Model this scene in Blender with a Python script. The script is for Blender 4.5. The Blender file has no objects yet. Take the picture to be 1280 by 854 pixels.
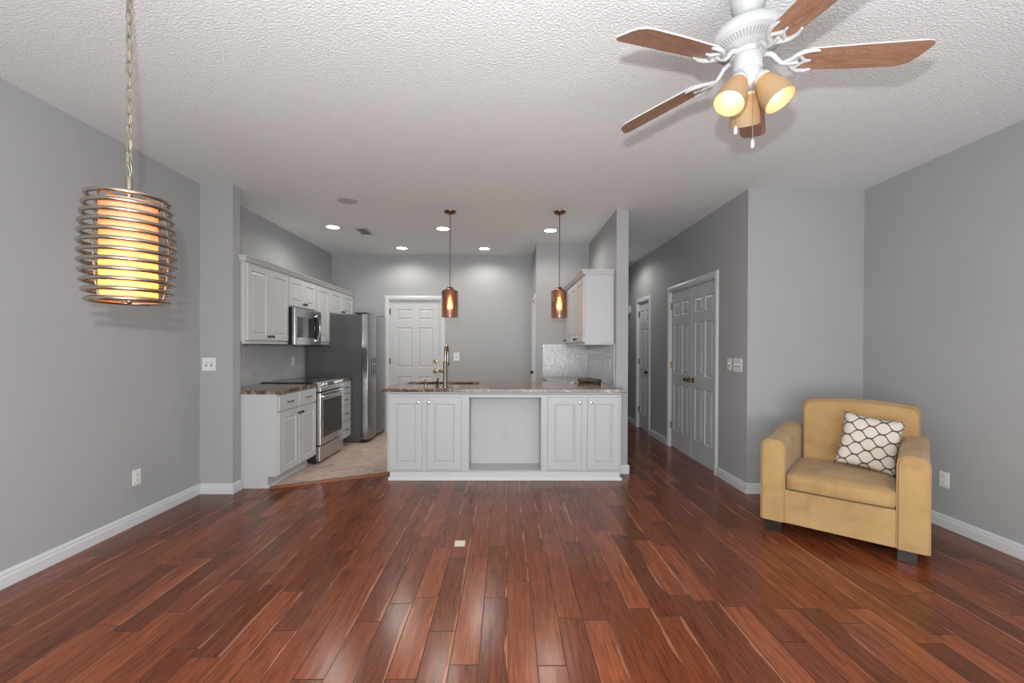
import bpy, bmesh, math, random
from mathutils import Matrix, Vector
random.seed(7)
PI = math.pi
C = bpy.context.scene.collection
sc = bpy.context.scene

# ------------------------------------------------------------------ camera
FPX = 540.0
yaw, pitch, roll = math.radians(.595), math.radians(-.291), math.radians(-.222)
ccx, ccy, CAMH = 638.345, 436.471, 1.311
R1 = Matrix(((math.cos(yaw), -math.sin(yaw), 0), (math.sin(yaw), math.cos(yaw), 0), (0, 0, 1)))
R2 = Matrix(((1, 0, 0), (0, math.cos(pitch), math.sin(pitch)), (0, -math.sin(pitch), math.cos(pitch))))
R3 = Matrix(((math.cos(roll), 0, -math.sin(roll)), (0, 1, 0), (math.sin(roll), 0, math.cos(roll))))
RR = R3 @ R2 @ R1                       # rows: right, forward, up
right, fwd, up = RR[0], RR[1], RR[2]
cam_data = bpy.data.cameras.new('camera')
cam_data.sensor_width = 36.0
cam_data.lens = FPX * 36.0 / 1280.0
cam_data.shift_x = (640 - ccx) / 1280.0
cam_data.shift_y = (ccy - 427) / 1280.0
cam_data.clip_start = .02
cam = bpy.data.objects.new('camera', cam_data)
m = Matrix.Identity(4)
for i in range(3):
    m[i][0] = right[i]; m[i][1] = up[i]; m[i][2] = -fwd[i]
m[2][3] = CAMH
cam.matrix_world = m
C.objects.link(cam)
sc.camera = cam

# ------------------------------------------------------------------ exposure, world, big lights
sc.view_settings.view_transform = 'Standard'
sc.view_settings.look = 'None'
sc.view_settings.gamma = 1.0
sc.view_settings.exposure = 0.36
sc.view_settings.use_curve_mapping = False
W = bpy.data.worlds.new('world'); sc.world = W; W.use_nodes = True
W.node_tree.nodes['Background'].inputs[0].default_value = (.75, .87, 1.0, 1)
W.node_tree.nodes['Background'].inputs[1].default_value = 1.2


def lamp(name, kind, loc, power, color=(1, 1, 1), size=.1, size_y=None, rot=(0, 0, 0), spot=None):
    d = bpy.data.lights.new(name, kind)
    d.energy = power; d.color = color
    if kind == 'AREA':
        d.size = size
        if size_y: d.shape = 'RECTANGLE'; d.size_y = size_y
        else: d.shape = 'DISK'
    else:
        d.shadow_soft_size = size
    if spot: d.spot_size = spot; d.spot_blend = .55
    o = bpy.data.objects.new(name, d); C.objects.link(o)
    o.location = loc; o.rotation_euler = rot
    return o


# the photographer's flash just above the lens, then two added fill lamps
lamp('camera_flash', 'POINT', (-.05, -.06, 1.52), 152, (.985, .995, 1), .022)
lamp('rear_window_fill', 'AREA', (.2, -2.45, 1.35), 42, (.93, .97, 1), 3.4, 2.2, (PI / 2, 0, 0))  # added area fill standing in for daylight at the rear glass
lamp('ceiling_fill', 'AREA', (.8, -.75, .55), 64, (.94, .985, 1), 3.6, 1.4, (PI - .6, 0, 0))  # added upward fill to brighten the ceiling, no fixture there
HALL_CAN = (1.66, 6.75)
CAN_SPOTS = [(-2.077, 5.192), (-1.516, 6.282), (-.769, 5.233), (-.322, 6.28), (.535, 5.276)]
CAN_POWER = 4.9

# ------------------------------------------------------------------ node helpers
def new_mat(name):
    m = bpy.data.materials.new(name); m.use_nodes = True
    nt = m.node_tree
    return m, nt, nt.nodes['Principled BSDF'], nt.nodes['Material Output']


def simple(name, col, rough=.5, metal=0.0, spec=.5, coat=0, bump=None, emit=None, trans=0, ior=1.45, aniso=0, sheen=0):
    m, nt, b, out = new_mat(name)
    b.inputs['Base Color'].default_value = (*col, 1)
    b.inputs['Roughness'].default_value = rough
    b.inputs['Metallic'].default_value = metal
    b.inputs['Specular IOR Level'].default_value = spec
    b.inputs['Coat Weight'].default_value = coat
    b.inputs['Transmission Weight'].default_value = trans
    b.inputs['IOR'].default_value = ior
    if sheen: b.inputs['Sheen Weight'].default_value = sheen
    if emit:
        b.inputs['Emission Color'].default_value = (*emit[0], 1)
        b.inputs['Emission Strength'].default_value = emit[1]
    if bump:
        tc = nt.nodes.new('ShaderNodeTexCoord')
        n = nt.nodes.new('ShaderNodeTexNoise'); n.inputs['Scale'].default_value = bump[0]; n.inputs['Detail'].default_value = 3
        bp = nt.nodes.new('ShaderNodeBump'); bp.inputs['Strength'].default_value = bump[1]; bp.inputs['Distance'].default_value = bump[2]
        nt.links.new(tc.outputs['Object'], n.inputs['Vector'])
        nt.links.new(n.outputs['Fac'], bp.inputs['Height'])
        nt.links.new(bp.outputs['Normal'], b.inputs['Normal'])
    return m


class NG:
    """small wrapper to write node maths compactly"""
    def __init__(s, nt): s.nt = nt
    def n(s, t, **kw):
        x = s.nt.nodes.new(t)
        for k, v in kw.items(): setattr(x, k, v)
        return x
    def link(s, a, b): s.nt.links.new(a, b)
    def put(s, sock, v):
        if hasattr(v, 'is_output') or isinstance(v, bpy.types.NodeSocket): s.nt.links.new(v, sock)
        else: sock.default_value = v
    def m(s, op, a, b=0.0, c=None):
        x = s.n('ShaderNodeMath', operation=op); s.put(x.inputs[0], a); s.put(x.inputs[1], b)
        if c is not None: s.put(x.inputs[2], c)
        return x.outputs[0]
    def xyz(s, v):
        x = s.n('ShaderNodeSeparateXYZ'); s.link(v, x.inputs[0]); return x.outputs
    def comb(s, x, y, z=0.0):
        c = s.n('ShaderNodeCombineXYZ'); s.put(c.inputs[0], x); s.put(c.inputs[1], y); s.put(c.inputs[2], z); return c.outputs[0]
    def ramp(s, f, stops, interp='LINEAR'):
        r = s.n('ShaderNodeValToRGB'); s.link(f, r.inputs[0]); cr = r.color_ramp; cr.interpolation = interp
        while len(cr.elements) < len(stops): cr.elements.new(.5)
        for e, (p, c) in zip(cr.elements, stops):
            e.position = p; e.color = (*c, 1) if len(c) == 3 else c
        return r.outputs[0]
    def mix(s, f, a, b, blend='MIX'):
        x = s.n('ShaderNodeMix', data_type='RGBA', blend_type=blend)
        s.put(x.inputs[0], f)
        for sk, v in ((x.inputs[6], a), (x.inputs[7], b)):
            if isinstance(v, bpy.types.NodeSocket): s.link(v, sk)
            else: sk.default_value = (*v, 1)
        return x.outputs[2]
    def noise(s, vec, scale=5, detail=3, rough=.5, dist=0, dim='3D'):
        x = s.n('ShaderNodeTexNoise', noise_dimensions=dim); s.link(vec, x.inputs['Vector'])
        x.inputs['Scale'].default_value = scale; x.inputs['Detail'].default_value = detail
        x.inputs['Roughness'].default_value = rough; x.inputs['Distortion'].default_value = dist
        return x.outputs['Fac']
    def white(s, vec):
        x = s.n('ShaderNodeTexWhiteNoise', noise_dimensions='3D'); s.link(vec, x.inputs['Vector']); return x.outputs['Value']
    def bump(s, h, strength, dist, normal=None):
        x = s.n('ShaderNodeBump'); s.put(x.inputs['Height'], h); x.inputs['Strength'].default_value = strength; x.inputs['Distance'].default_value = dist
        if normal is not None: s.link(normal, x.inputs['Normal'])
        return x.outputs[0]


# ------------------------------------------------------------------ materials
def mat_wall():
    m, nt, b, o = new_mat('grey_wall_paint'); g = NG(nt)
    v = g.n('ShaderNodeTexCoord').outputs['Object']
    f = g.noise(v, 1.3, 4, .6)
    col = g.ramp(f, [(.3, (.375, .381, .384)), (.7, (.395, .401, .404))])
    # faint scuffs
    s1 = g.noise(v, 7.0, 5, .65); sm = g.ramp(s1, [(.70, (1, 1, 1)), (.80, (.86, .86, .85))])
    g.link(g.mix(1.0, col, sm, 'MULTIPLY'), b.inputs['Base Color'])
    b.inputs['Roughness'].default_value = .62; b.inputs['Specular IOR Level'].default_value = .3
    g.link(g.bump(g.noise(v, 160, 3), .12, .002), b.inputs['Normal'])
    return m


def mat_ceiling():
    m, nt, b, o = new_mat('knockdown_ceiling'); g = NG(nt)
    v = g.n('ShaderNodeTexCoord').outputs['Object']
    n1 = g.noise(v, 92, 3, .55, .1)
    h = g.ramp(n1, [(.38, (0, 0, 0)), (.60, (1, 1, 1))])
    h2 = g.m('ADD', h, g.m('MULTIPLY', g.noise(v, 130, 2), .35))
    b.inputs['Base Color'].default_value = (.79, .81, .815, 1)
    b.inputs['Roughness'].default_value = .85; b.inputs['Specular IOR Level'].default_value = .2
    g.link(g.bump(h2, .75, .0035), b.inputs['Normal'])
    return m


def mat_wood_floor():
    m, nt, b, o = new_mat('acacia_planks'); g = NG(nt)
    v = g.n('ShaderNodeTexCoord').outputs['Object']
    x, y, z = g.xyz(v)[:3]
    Wd = .121
    xs = g.m('DIVIDE', g.m('ADD', x, 10.03), Wd)
    col = g.m('FLOOR', xs); fx = g.m('SUBTRACT', xs, col)
    r1 = g.white(g.comb(col, 3.3, 1.0)); r2 = g.white(g.comb(col, 9.1, 5.0))
    L = g.m('ADD', .55, g.m('MULTIPLY', r2, .55))
    ys = g.m('DIVIDE', g.m('ADD', g.m('ADD', y, 20.0), g.m('MULTIPLY', r1, 5.0)), L)
    row = g.m('FLOOR', ys); fy = g.m('SUBTRACT', ys, row)
    pid = g.white(g.comb(col, row, 2.0)); pid2 = g.white(g.comb(row, col, 7.0))
    # grain running along each plank
    gv = g.comb(g.m('ADD', g.m('MULTIPLY', x, 1.0), g.m('MULTIPLY', pid, 13.0)), g.m('ADD', g.m('MULTIPLY', y, .085), g.m('MULTIPLY', pid2, 9.0)), pid)
    gr = g.noise(gv, 34, 6, .62, 1.1)
    fine = g.noise(g.comb(g.m('MULTIPLY', x, 1.0), g.m('MULTIPLY', y, .03), pid), 260, 3, .6, .2)
    base = g.ramp(pid, [(.0, (.072, .016, .005)), (.30, (.118, .027, .009)), (.65, (.172, .041, .014)), (1.0, (.255, .068, .025))])
    dk = g.ramp(gr, [(.30, (.26, .22, .20)), (.44, (.80, .78, .78)), (.60, (1.15, 1.15, 1.15)), (.78, (1.6, 1.7, 1.7))])
    c = g.mix(1.0, base, dk, 'MULTIPLY')
    c = g.mix(.32, c, g.ramp(fine, [(.32, (.065, .014, .006)), (.68, (.34, .105, .046))]), 'MIX')
    # pale sapwood along one edge of some boards
    sapw = g.m('MULTIPLY', g.m('SUBTRACT', g.noise(g.comb(pid2, g.m('MULTIPLY', y, 1.2), pid), 3.0, 2), .38), .55)
    edge = g.m('LESS_THAN', g.m('SUBTRACT', 1.0, fx), sapw)
    has = g.m('GREATER_THAN', pid2, .5)
    c = g.mix(g.m('MULTIPLY', g.m('MULTIPLY', edge, has), .62), c, (.40, .165, .085))
    # small dark knots with a swirl, a few per board
    vo = g.n('ShaderNodeTexVoronoi'); g.link(g.comb(g.m('ADD', x, g.m('MULTIPLY', gr, .012)), g.m('MULTIPLY', y, .45), 0.0), vo.inputs['Vector']); vo.inputs['Scale'].default_value = 3.2
    ks = g.m('MULTIPLY', g.m('GREATER_THAN', g.white(vo.outputs['Position']), .45), .85)
    c = g.mix(g.m('MULTIPLY', g.ramp(vo.outputs['Distance'], [(.02, (1, 1, 1)), (.075, (0, 0, 0))]), ks), c, (.030, .010, .007))
    # joints between boards
    ex = g.m('MINIMUM', fx, g.m('SUBTRACT', 1.0, fx)); ey = g.m('MULTIPLY', g.m('MINIMUM', fy, g.m('SUBTRACT', 1.0, fy)), g.m('DIVIDE', L, Wd))
    e = g.m('MINIMUM', ex, ey)
    j = g.ramp(e, [(.006, (0, 0, 0)), (.022, (1, 1, 1))])
    c = g.mix(j, (.050, .017, .009), c)
    g.link(c, b.inputs['Base Color'])
    b.inputs['Roughness'].default_value = .215
    b.inputs['Specular IOR Level'].default_value = .38
    scr = g.noise(g.comb(x, g.m('MULTIPLY', y, .22), pid), 30, 3, .5, .3)
    nb = g.bump(scr, .25, .003); nb2 = g.bump(j, .6, .0015, nb)
    g.link(nb2, b.inputs['Normal'])
    return m


def mat_tile_floor():
    m, nt, b, o = new_mat('beige_marbled_tile'); g = NG(nt)
    v = g.n('ShaderNodeTexCoord').outputs['Object']
    rt = g.n('ShaderNodeVectorRotate', rotation_type='Z_AXIS'); g.link(v, rt.inputs[0]); rt.inputs['Angle'].default_value = math.radians(45)
    rv = rt.outputs[0]
    x, y, z = g.xyz(rv)[:3]
    ts = .305
    cx_, cy_ = g.m('DIVIDE', x, ts), g.m('DIVIDE', y, ts)
    ix, iy = g.m('FLOOR', cx_), g.m('FLOOR', cy_)
    fx, fy = g.m('SUBTRACT', cx_, ix), g.m('SUBTRACT', cy_, iy)
    pid = g.white(g.comb(ix, iy, 1.0))
    vein = g.noise(g.comb(g.m('ADD', g.m('MULTIPLY', x, 1.7), g.m('MULTIPLY', pid, 8)), g.m('MULTIPLY', y, .8), pid), 7, 5, .6, 1.5)
    col = g.ramp(vein, [(.28, (.20, .13, .09)), (.37, (.42, .30, .23)), (.48, (.60, .46, .38)), (.70, (.68, .53, .45))])
    col = g.mix(g.m('MULTIPLY', pid, .25), col, (.42, .35, .30))
    e = g.m('MINIMUM', g.m('MINIMUM', fx, g.m('SUBTRACT', 1.0, fx)), g.m('MINIMUM', fy, g.m('SUBTRACT', 1.0, fy)))
    j = g.ramp(e, [(.006, (0, 0, 0)), (.014, (1, 1, 1))])
    col = g.mix(j, (.50, .39, .32), col)
    g.link(col, b.inputs['Base Color']); b.inputs['Roughness'].default_value = .42
    g.link(g.bump(j, .4, .001), b.inputs['Normal'])
    return m


def mat_granite():
    m, nt, b, o = new_mat('brown_granite'); g = NG(nt)
    v = g.n('ShaderNodeTexCoord').outputs['Object']
    n = g.noise(v, 5.5, 6, .65, 2.2)
    col = g.ramp(n, [(.28, (.030, .018, .011)), (.42, (.095, .052, .030)), (.54, (.19, .110, .066)), (.585, (.60, .50, .40)), (.605, (.13, .075, .045)), (.75, (.060, .034, .021))])
    sp = g.noise(v, 80, 2); col = g.mix(.3, col, g.ramp(sp, [(.35, (.02, .013, .01)), (.65, (.20, .14, .10))]))
    g.link(col, b.inputs['Base Color']); b.inputs['Roughness'].default_value = .12
    b.inputs['Specular IOR Level'].default_value = .6
    return m


def mat_backsplash(axis):
    m, nt, b, o = new_mat('glazed_subway_tile_' + axis); g = NG(nt)
    v = g.n('ShaderNodeTexCoord').outputs['Object']
    x, y, z = g.xyz(v)[:3]
    u = y if axis == 'y' else x
    bt = g.n('ShaderNodeTexBrick'); g.link(g.comb(u, z, 0.0), bt.inputs['Vector'])
    bt.inputs['Scale'].default_value = 1.0; bt.inputs['Brick Width'].default_value = .152; bt.inputs['Row Height'].default_value = .076
    bt.inputs['Mortar Size'].default_value = .0022; bt.inputs['Mortar Smooth'].default_value = .3
    bt.inputs['Color1'].default_value = (.46, .475, .48, 1); bt.inputs['Color2'].default_value = (.52, .53, .535, 1)
    bt.inputs['Mortar'].default_value = (.62, .62, .61, 1)
    g.link(bt.outputs['Color'], b.inputs['Base Color'])
    b.inputs['Roughness'].default_value = .10; b.inputs['Specular IOR Level'].default_value = .65
    w = g.noise(v, 22, 3, .5, .4)
    nb = g.bump(w, .7, .007); nb2 = g.bump(g.m('SUBTRACT', 1.0, bt.outputs['Fac']), .5, .0015, nb)
    g.link(nb2, b.inputs['Normal'])
    return m


def mat_blade():
    m, nt, b, o = new_mat('blade_oak'); g = NG(nt)
    v = g.n('ShaderNodeTexCoord').outputs['Object']
    x, y, z = g.xyz(v)[:3]
    n = g.noise(g.comb(g.m('MULTIPLY', x, .16), y, 0.0), 30, 4, .6, 1.4)
    w = g.m('FRACT', g.m('MULTIPLY', n, 6.0))
    col = g.ramp(w, [(.0, (.225, .118, .075)), (.5, (.30, .165, .108)), (1.0, (.195, .100, .066))])
    g.link(col, b.inputs['Base Color']); b.inputs['Roughness'].default_value = .38
    return m


def mat_suede():
    m, nt, b, o = new_mat('tan_microsuede'); g = NG(nt)
    v = g.n('ShaderNodeTexCoord').outputs['Object']
    n = g.noise(v, 5, 5, .6, .6)
    col = g.ramp(n, [(.30, (.36, .215, .088)), (.50, (.435, .275, .120)), (.72, (.48, .315, .142))])
    g.link(col, b.inputs['Base Color']); b.inputs['Roughness'].default_value = .9
    b.inputs['Sheen Weight'].default_value = .15; b.inputs['Specular IOR Level'].default_value = .15
    nb = g.bump(g.noise(v, 7, 3, .5, .8), .3, .02)
    g.link(g.bump(g.noise(v, 300, 2), .15, .001, nb), b.inputs['Normal'])
    return m


def mat_trellis():
    m, nt, b, o = new_mat('trellis_fabric'); g = NG(nt)
    v = g.n('ShaderNodeTexCoord').outputs['Object']
    x, y, z = g.xyz(v)[:3]
    hw = .044            # half cell height (rows run along z)
    per = .125           # full cell length along x
    s = g.m('COSINE', g.m('MULTIPLY', x, 2 * PI / per))
    # flatten the crests so the cells look rounded
    s = g.m('MULTIPLY', s, g.m('SUBTRACT', 1.28, g.m('MULTIPLY', g.m('MULTIPLY', s, s), .28)))
    def fam(off, sgn):
        t = g.m('SUBTRACT', g.m('SUBTRACT', z, off), g.m('MULTIPLY', s, sgn * hw / 2))
        t = g.m('DIVIDE', t, 2 * hw); t = g.m('SUBTRACT', t, g.m('FLOOR', g.m('ADD', t, .5)))
        return g.m('MULTIPLY', g.m('ABSOLUTE', t), 2 * hw)
    d = g.m('MINIMUM', fam(0.0, 1), fam(hw, -1))
    k = g.ramp(g.m('DIVIDE', d, .0135), [(.36, (1, 1, 1)), (.50, (0, 0, 0))])
    col = g.mix(k, (.66, .585, .50), (.075, .078, .075))
    g.link(col, b.inputs['Base Color']); b.inputs['Roughness'].default_value = .9
    g.link(g.bump(g.noise(v, 350, 2), .3, .001), b.inputs['Normal'])
    return m


def mat_steel(name, col, rough):
    m, nt, b, o = new_mat(name); g = NG(nt)
    v = g.n('ShaderNodeTexCoord').outputs['Object']
    x, y, z = g.xyz(v)[:3]
    n = g.noise(g.comb(x, y, g.m('MULTIPLY', z, .02)), 90, 3)
    b.inputs['Base Color'].default_value = (*col, 1); b.inputs['Metallic'].default_value = 1
    g.link(g.m('ADD', rough - .05, g.m('MULTIPLY', n, .10)), b.inputs['Roughness'])
    return m


def mat_glass_tint(name, col, rough=.05, thin=.5):
    """smoked mirror glass: part tinted transparency, part metallic reflection"""
    m, nt, b, o = new_mat(name); g = NG(nt)
    b.inputs['Base Color'].default_value = (*col, 1); b.inputs['Metallic'].default_value = 1; b.inputs['Roughness'].default_value = rough
    t = g.n('ShaderNodeBsdfTransparent'); t.inputs[0].default_value = (*[min(1, c * 1.5) for c in col], 1)
    mx = g.n('ShaderNodeMixShader'); mx.inputs[0].default_value = thin
    g.link(b.outputs[0], mx.inputs[1]); g.link(t.outputs[0], mx.inputs[2]); g.link(mx.outputs[0], o.inputs[0])
    return m


def mat_translucent(name, col, tr=.6):
    m, nt, b, o = new_mat(name); g = NG(nt)
    b.inputs['Base Color'].default_value = (*col, 1); b.inputs['Roughness'].default_value = .6
    t = g.n('ShaderNodeBsdfTranslucent'); t.inputs[0].default_value = (*col, 1)
    mx = g.n('ShaderNodeMixShader'); mx.inputs[0].default_value = tr
    g.link(b.outputs[0], mx.inputs[1]); g.link(t.outputs[0], mx.inputs[2]); g.link(mx.outputs[0], o.inputs[0])
    return m


def mat_emit(name, col, s):
    m, nt, b, o = new_mat(name); g = NG(nt)
    e = g.n('ShaderNodeEmission'); e.inputs[0].default_value = (*col, 1); e.inputs[1].default_value = s
    g.link(e.outputs[0], o.inputs[0]); return m


M_WALL = mat_wall(); M_CEIL = mat_ceiling(); M_WOOD = mat_wood_floor(); M_TILE = mat_tile_floor()
M_TRIM = simple('white_trim_paint', (.62, .635, .64), .35, bump=(40, .05, .002))
M_CAB = simple('white_cabinet_paint', (.520, .528, .525), .38, bump=(60, .05, .002))
M_DOOR = simple('white_door_paint', (.56, .57, .575), .4, bump=(60, .05, .002))
M_NICHE = simple('painted_panel', (.525, .532, .525), .55, bump=(30, .1, .003))
M_GRAN = mat_granite(); M_BSY = mat_backsplash('y'); M_BSX = mat_backsplash('x')
M_STEEL = mat_steel('brushed_steel', (.50, .50, .50), .26)
M_STEELD = mat_steel('dark_steel', (.34, .34, .345), .2)
M_SIDE = simple('grey_fridge_side', (.085, .088, .09), .32, bump=(180, .15, .002))
M_BGLASS = simple('black_glass', (.012, .012, .013), .06, spec=.7)
M_BLACK = simple('black_plastic', (.012, .012, .012), .5)
M_BRONZE = simple('bronze_hardware', (.10, .065, .045), .32, 1.0)
M_COPPER = simple('copper_metal', (.24, .14, .10), .3, 1.0)
M_BRASS = simple('antique_brass', (.42, .27, .10), .25, 1.0)
M_NICKEL = simple('nickel', (.55, .53, .50), .22, 1.0)
M_CHROME = simple('chrome', (.80, .80, .80), .08, 1.0)
M_CHAMP = simple('champagne_metal', (.40, .345, .28), .27, 1.0)
M_CHAIN = simple('chain_metal', (.44, .38, .28), .3, 1.0)
M_WHITE = simple('white_enamel', (.44, .45, .45), .3)
M_COVER = simple('ceiling_cover_grey', (.46, .46, .46), .6)
M_PLATE = simple('switch_plate', (.74, .74, .72), .35)
M_SLOT = simple('dark_slot', (.03, .03, .03), .6)
M_VENT = simple('vent_slot_grey', (.30, .30, .30), .6)
M_BLADE = mat_blade(); M_SUEDE = mat_suede(); M_PIPE = simple('tan_piping', (.42, .255, .115), .85)
M_LEG = simple('espresso_wood', (.022, .017, .014), .35)
M_TREL = mat_trellis()
M_SHADE = mat_translucent('linen_shade', (.90, .72, .55), .6)
M_AMBER = mat_translucent('amber_glass', (.42, .31, .19), .38)
M_BULB = mat_emit('bulb_glow', (1, .80, .46), 13)
M_LBULB = mat_emit('lantern_bulb_glow', (1, .50, .08), 120)
M_FIL = mat_emit('filament_glow', (1, .60, .18), 40)
M_CAN = mat_emit('can_light_lens', (1, .97, .93), 7)
M_SMOKE = mat_glass_tint('smoked_copper_glass', (.60, .47, .39), .10, .6)
M_PAPER = simple('cream_paper', (.72, .66, .50), .8)
M_TRANSW = simple('oak_transition_strip', (.26, .085, .035), .35, bump=(40, .1, .002))
M_GLASS = simple('window_glass', (1, 1, 1), .0, trans=1)
M_TRAY = simple('dark_bronze_tray', (.13, .085, .05), .35, .9, bump=(60, .8, .006))
M_SHELF = simple('toe_kick_paint', (.52, .53, .53), .45)


# ------------------------------------------------------------------ mesh helpers
class MB:
    def __init__(s, M=None):
        s.bm = bmesh.new(); s.M = M or Matrix.Identity(4); s.mi = 0
    def v(s, p): return s.bm.verts.new(s.M @ Vector(p))
    def f(s, vs, mi=None):
        try: fc = s.bm.faces.new(vs)
        except ValueError: return None
        fc.material_index = s.mi if mi is None else mi
        return fc
    def box(s, x0, x1, y0, y1, z0, z1):
        p = [s.v(q) for q in ((x0, y0, z0), (x1, y0, z0), (x1, y1, z0), (x0, y1, z0), (x0, y0, z1), (x1, y0, z1), (x1, y1, z1), (x0, y1, z1))]
        for q in ((0, 3, 2, 1), (4, 5, 6, 7), (0, 1, 5, 4), (1, 2, 6, 5), (2, 3, 7, 6), (3, 0, 4, 7)): s.f([p[i] for i in q])
        return s
    def rings(s, rings, cap=True, closed=False):
        vr = [[s.v(p) for p in r] for r in rings]
        n = len(vr[0]); k = len(vr)
        for i in range(k if closed else k - 1):
            a, b = vr[i], vr[(i + 1) % k]
            for j in range(n): s.f([a[j], a[(j + 1) % n], b[(j + 1) % n], b[j]])
        if cap and not closed: s.f(vr[0][::-1]); s.f(vr[-1])
        return s
    def lathe(s, prof, c=(0, 0, 0), seg=32, cap=True):
        rs = []
        for r, z in prof:
            r = max(r, .0004)
            rs.append([(c[0] + r * math.cos(2 * PI * k / seg), c[1] + r * math.sin(2 * PI * k / seg), c[2] + z) for k in range(seg)])
        return s.rings(rs, cap)
    def axis_lathe(s, prof, p0, d, seg=24, cap=True):
        d = Vector(d).normalized(); a = d.orthogonal().normalized(); b = d.cross(a); p0 = Vector(p0)
        rs = []
        for r, t in prof:
            r = max(r, .0004)
            rs.append([p0 + d * t + (a * math.cos(2 * PI * k / seg) + b * math.sin(2 * PI * k / seg)) * r for k in range(seg)])
        return s.rings(rs, cap)
    def tube(s, pts, r, seg=8, closed=False):
        pts = [Vector(p) for p in pts]; n = len(pts); rs = []
        rad = r if isinstance(r, (list, tuple)) else [r] * n
        ref = None
        for i, p in enumerate(pts):
            if closed: t = pts[(i + 1) % n] - pts[i - 1]
            else: t = pts[min(i + 1, n - 1)] - pts[max(i - 1, 0)]
            t.normalize()
            if ref is None: a = t.orthogonal().normalized()
            else:
                a = ref - t * ref.dot(t)
                a = a.normalized() if a.length > 1e-6 else t.orthogonal().normalized()
            ref = a; b = t.cross(a)
            rs.append([p + (a * math.cos(2 * PI * k / seg) + b * math.sin(2 * PI * k / seg)) * rad[i] for k in range(seg)])
        return s.rings(rs, True, closed)
    def prism(s, poly, t0, t1, plane='xy'):
        def P(a, b, t): return {'xy': (a, b, t), 'xz': (a, t, b), 'yz': (t, a, b)}[plane]
        lo = [P(a, b, t0) for a, b in poly]; hi = [P(a, b, t1) for a, b in poly]
        return s.rings([lo, hi])
    def panel(s, w, h, t, rects, edge=.004, deep=.008, m1=.010, m2=.034, rise=.006):
        """slab x 0..w, z 0..h, front at y=0 (faces -y), back at y=t; rects = raised panels"""
        xs = sorted({0, w} | {round(a, 5) for r in rects for a in (r[0], r[1])})
        zs = sorted({0, h} | {round(a, 5) for r in rects for a in (r[2], r[3])})
        cache = {}
        def V(x, y, z):
            k = (round(x, 5), round(y, 5), round(z, 5))
            if k not in cache: cache[k] = s.v((x, y, z))
            return cache[k]
        def X(x): return min(max(x, edge), w - edge)
        def Z(z): return min(max(z, edge), h - edge)
        for i in range(len(xs) - 1):
            for j in range(len(zs) - 1):
                x0, x1, z0, z1 = xs[i], xs[i + 1], zs[j], zs[j + 1]
                r = next((r for r in rects if r[0] - 1e-4 <= x0 and x1 <= r[1] + 1e-4 and r[2] - 1e-4 <= z0 and z1 <= r[3] + 1e-4), None)
                if r is None:
                    s.f([V(X(x0), 0, Z(z0)), V(X(x1), 0, Z(z0)), V(X(x1), 0, Z(z1)), V(X(x0), 0, Z(z1))])
        for (x0, x1, z0, z1) in rects:
            lv = [(0, 0)] + [(m1, deep)] + [(m1 + .004, deep)] + [(m2, deep - rise)]
            prev = None
            for d, y in lv:
                ring = [V(x0 + d, y, z0 + d), V(x1 - d, y, z0 + d), V(x1 - d, y, z1 - d), V(x0 + d, y, z1 - d)]
                if prev:
                    for k in range(4): s.f([prev[k], prev[(k + 1) % 4], ring[(k + 1) % 4], ring[k]])
                prev = ring
            s.f(prev)
        # rim and back
        fr = [V(edge, 0, edge), V(w - edge, 0, edge), V(w - edge, 0, h - edge), V(edge, 0, h - edge)]
        md = [V(0, edge, 0), V(w, edge, 0), V(w, edge, h), V(0, edge, h)]
        bk = [V(0, t, 0), V(w, t, 0), V(w, t, h), V(0, t, h)]
        for a, b in ((fr, md), (md, bk)):
            for k in range(4): s.f([b[k], b[(k + 1) % 4], a[(k + 1) % 4], a[k]])
        s.f(bk[::-1])
        return s
    def build(s, name, mat, parent=None, smooth=False, bevel=0, seg=2, subsurf=0):
        bmesh.ops.recalc_face_normals(s.bm, faces=s.bm.faces)
        me = bpy.data.meshes.new(name); s.bm.to_mesh(me); s.bm.free()
        for mt in (mat if isinstance(mat, (list, tuple)) else [mat]): me.materials.append(mt)
        o = bpy.data.objects.new(name, me); C.objects.link(o)
        if parent: o.parent = parent
        if smooth:
            for p in me.polygons: p.use_smooth = True
            if smooth != 'full': me.set_sharp_from_angle(angle=math.radians(42))
        if bevel:
            md = o.modifiers.new('bevel', 'BEVEL'); md.width = bevel; md.segments = seg; md.limit_method = 'ANGLE'; md.angle_limit = math.radians(35)
        if subsurf:
            md = o.modifiers.new('sub', 'SUBSURF'); md.levels = subsurf; md.render_levels = subsurf
        return o


def thing(name, label, cat, loc=(0, 0, 0), rz=0, group=None):
    o = bpy.data.objects.new(name, None); C.objects.link(o)
    o.empty_display_size = .1
    o.location = loc; o.rotation_euler = (0, 0, rz); o['label'] = label; o['category'] = cat
    if group: o['group'] = group
    return o


def tag(o, label, cat, group=None):
    o['label'] = label; o['category'] = cat
    if group: o['group'] = group
    return o


def struct(o):
    o['kind'] = 'structure'; return o


def copy_tree(o, parent=None):
    c = o.copy(); C.objects.link(c)
    if parent: c.parent = parent
    for ch in [k for k in bpy.data.objects if k.parent == o]: copy_tree(ch, c)
    return c


def TR(x, y, z, rz=0): return Matrix.Translation((x, y, z)) @ Matrix.Rotation(rz, 4, 'Z')


H = 2.74
XL = -2.711           # left wall plane
XH = 2.169            # hall right wall plane
XR = 3.221            # right wall plane
YP = 3.850            # stub wall front
YA = 3.863            # alcove wall
YB = 6.730            # kitchen back wall
XP0, XP1, YPT = 1.139, 1.263, 4.465     # partition
YQ = 5.965; XQ = .41
YR = -2.6             # rear wall
YE = 9.2              # hall end

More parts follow.
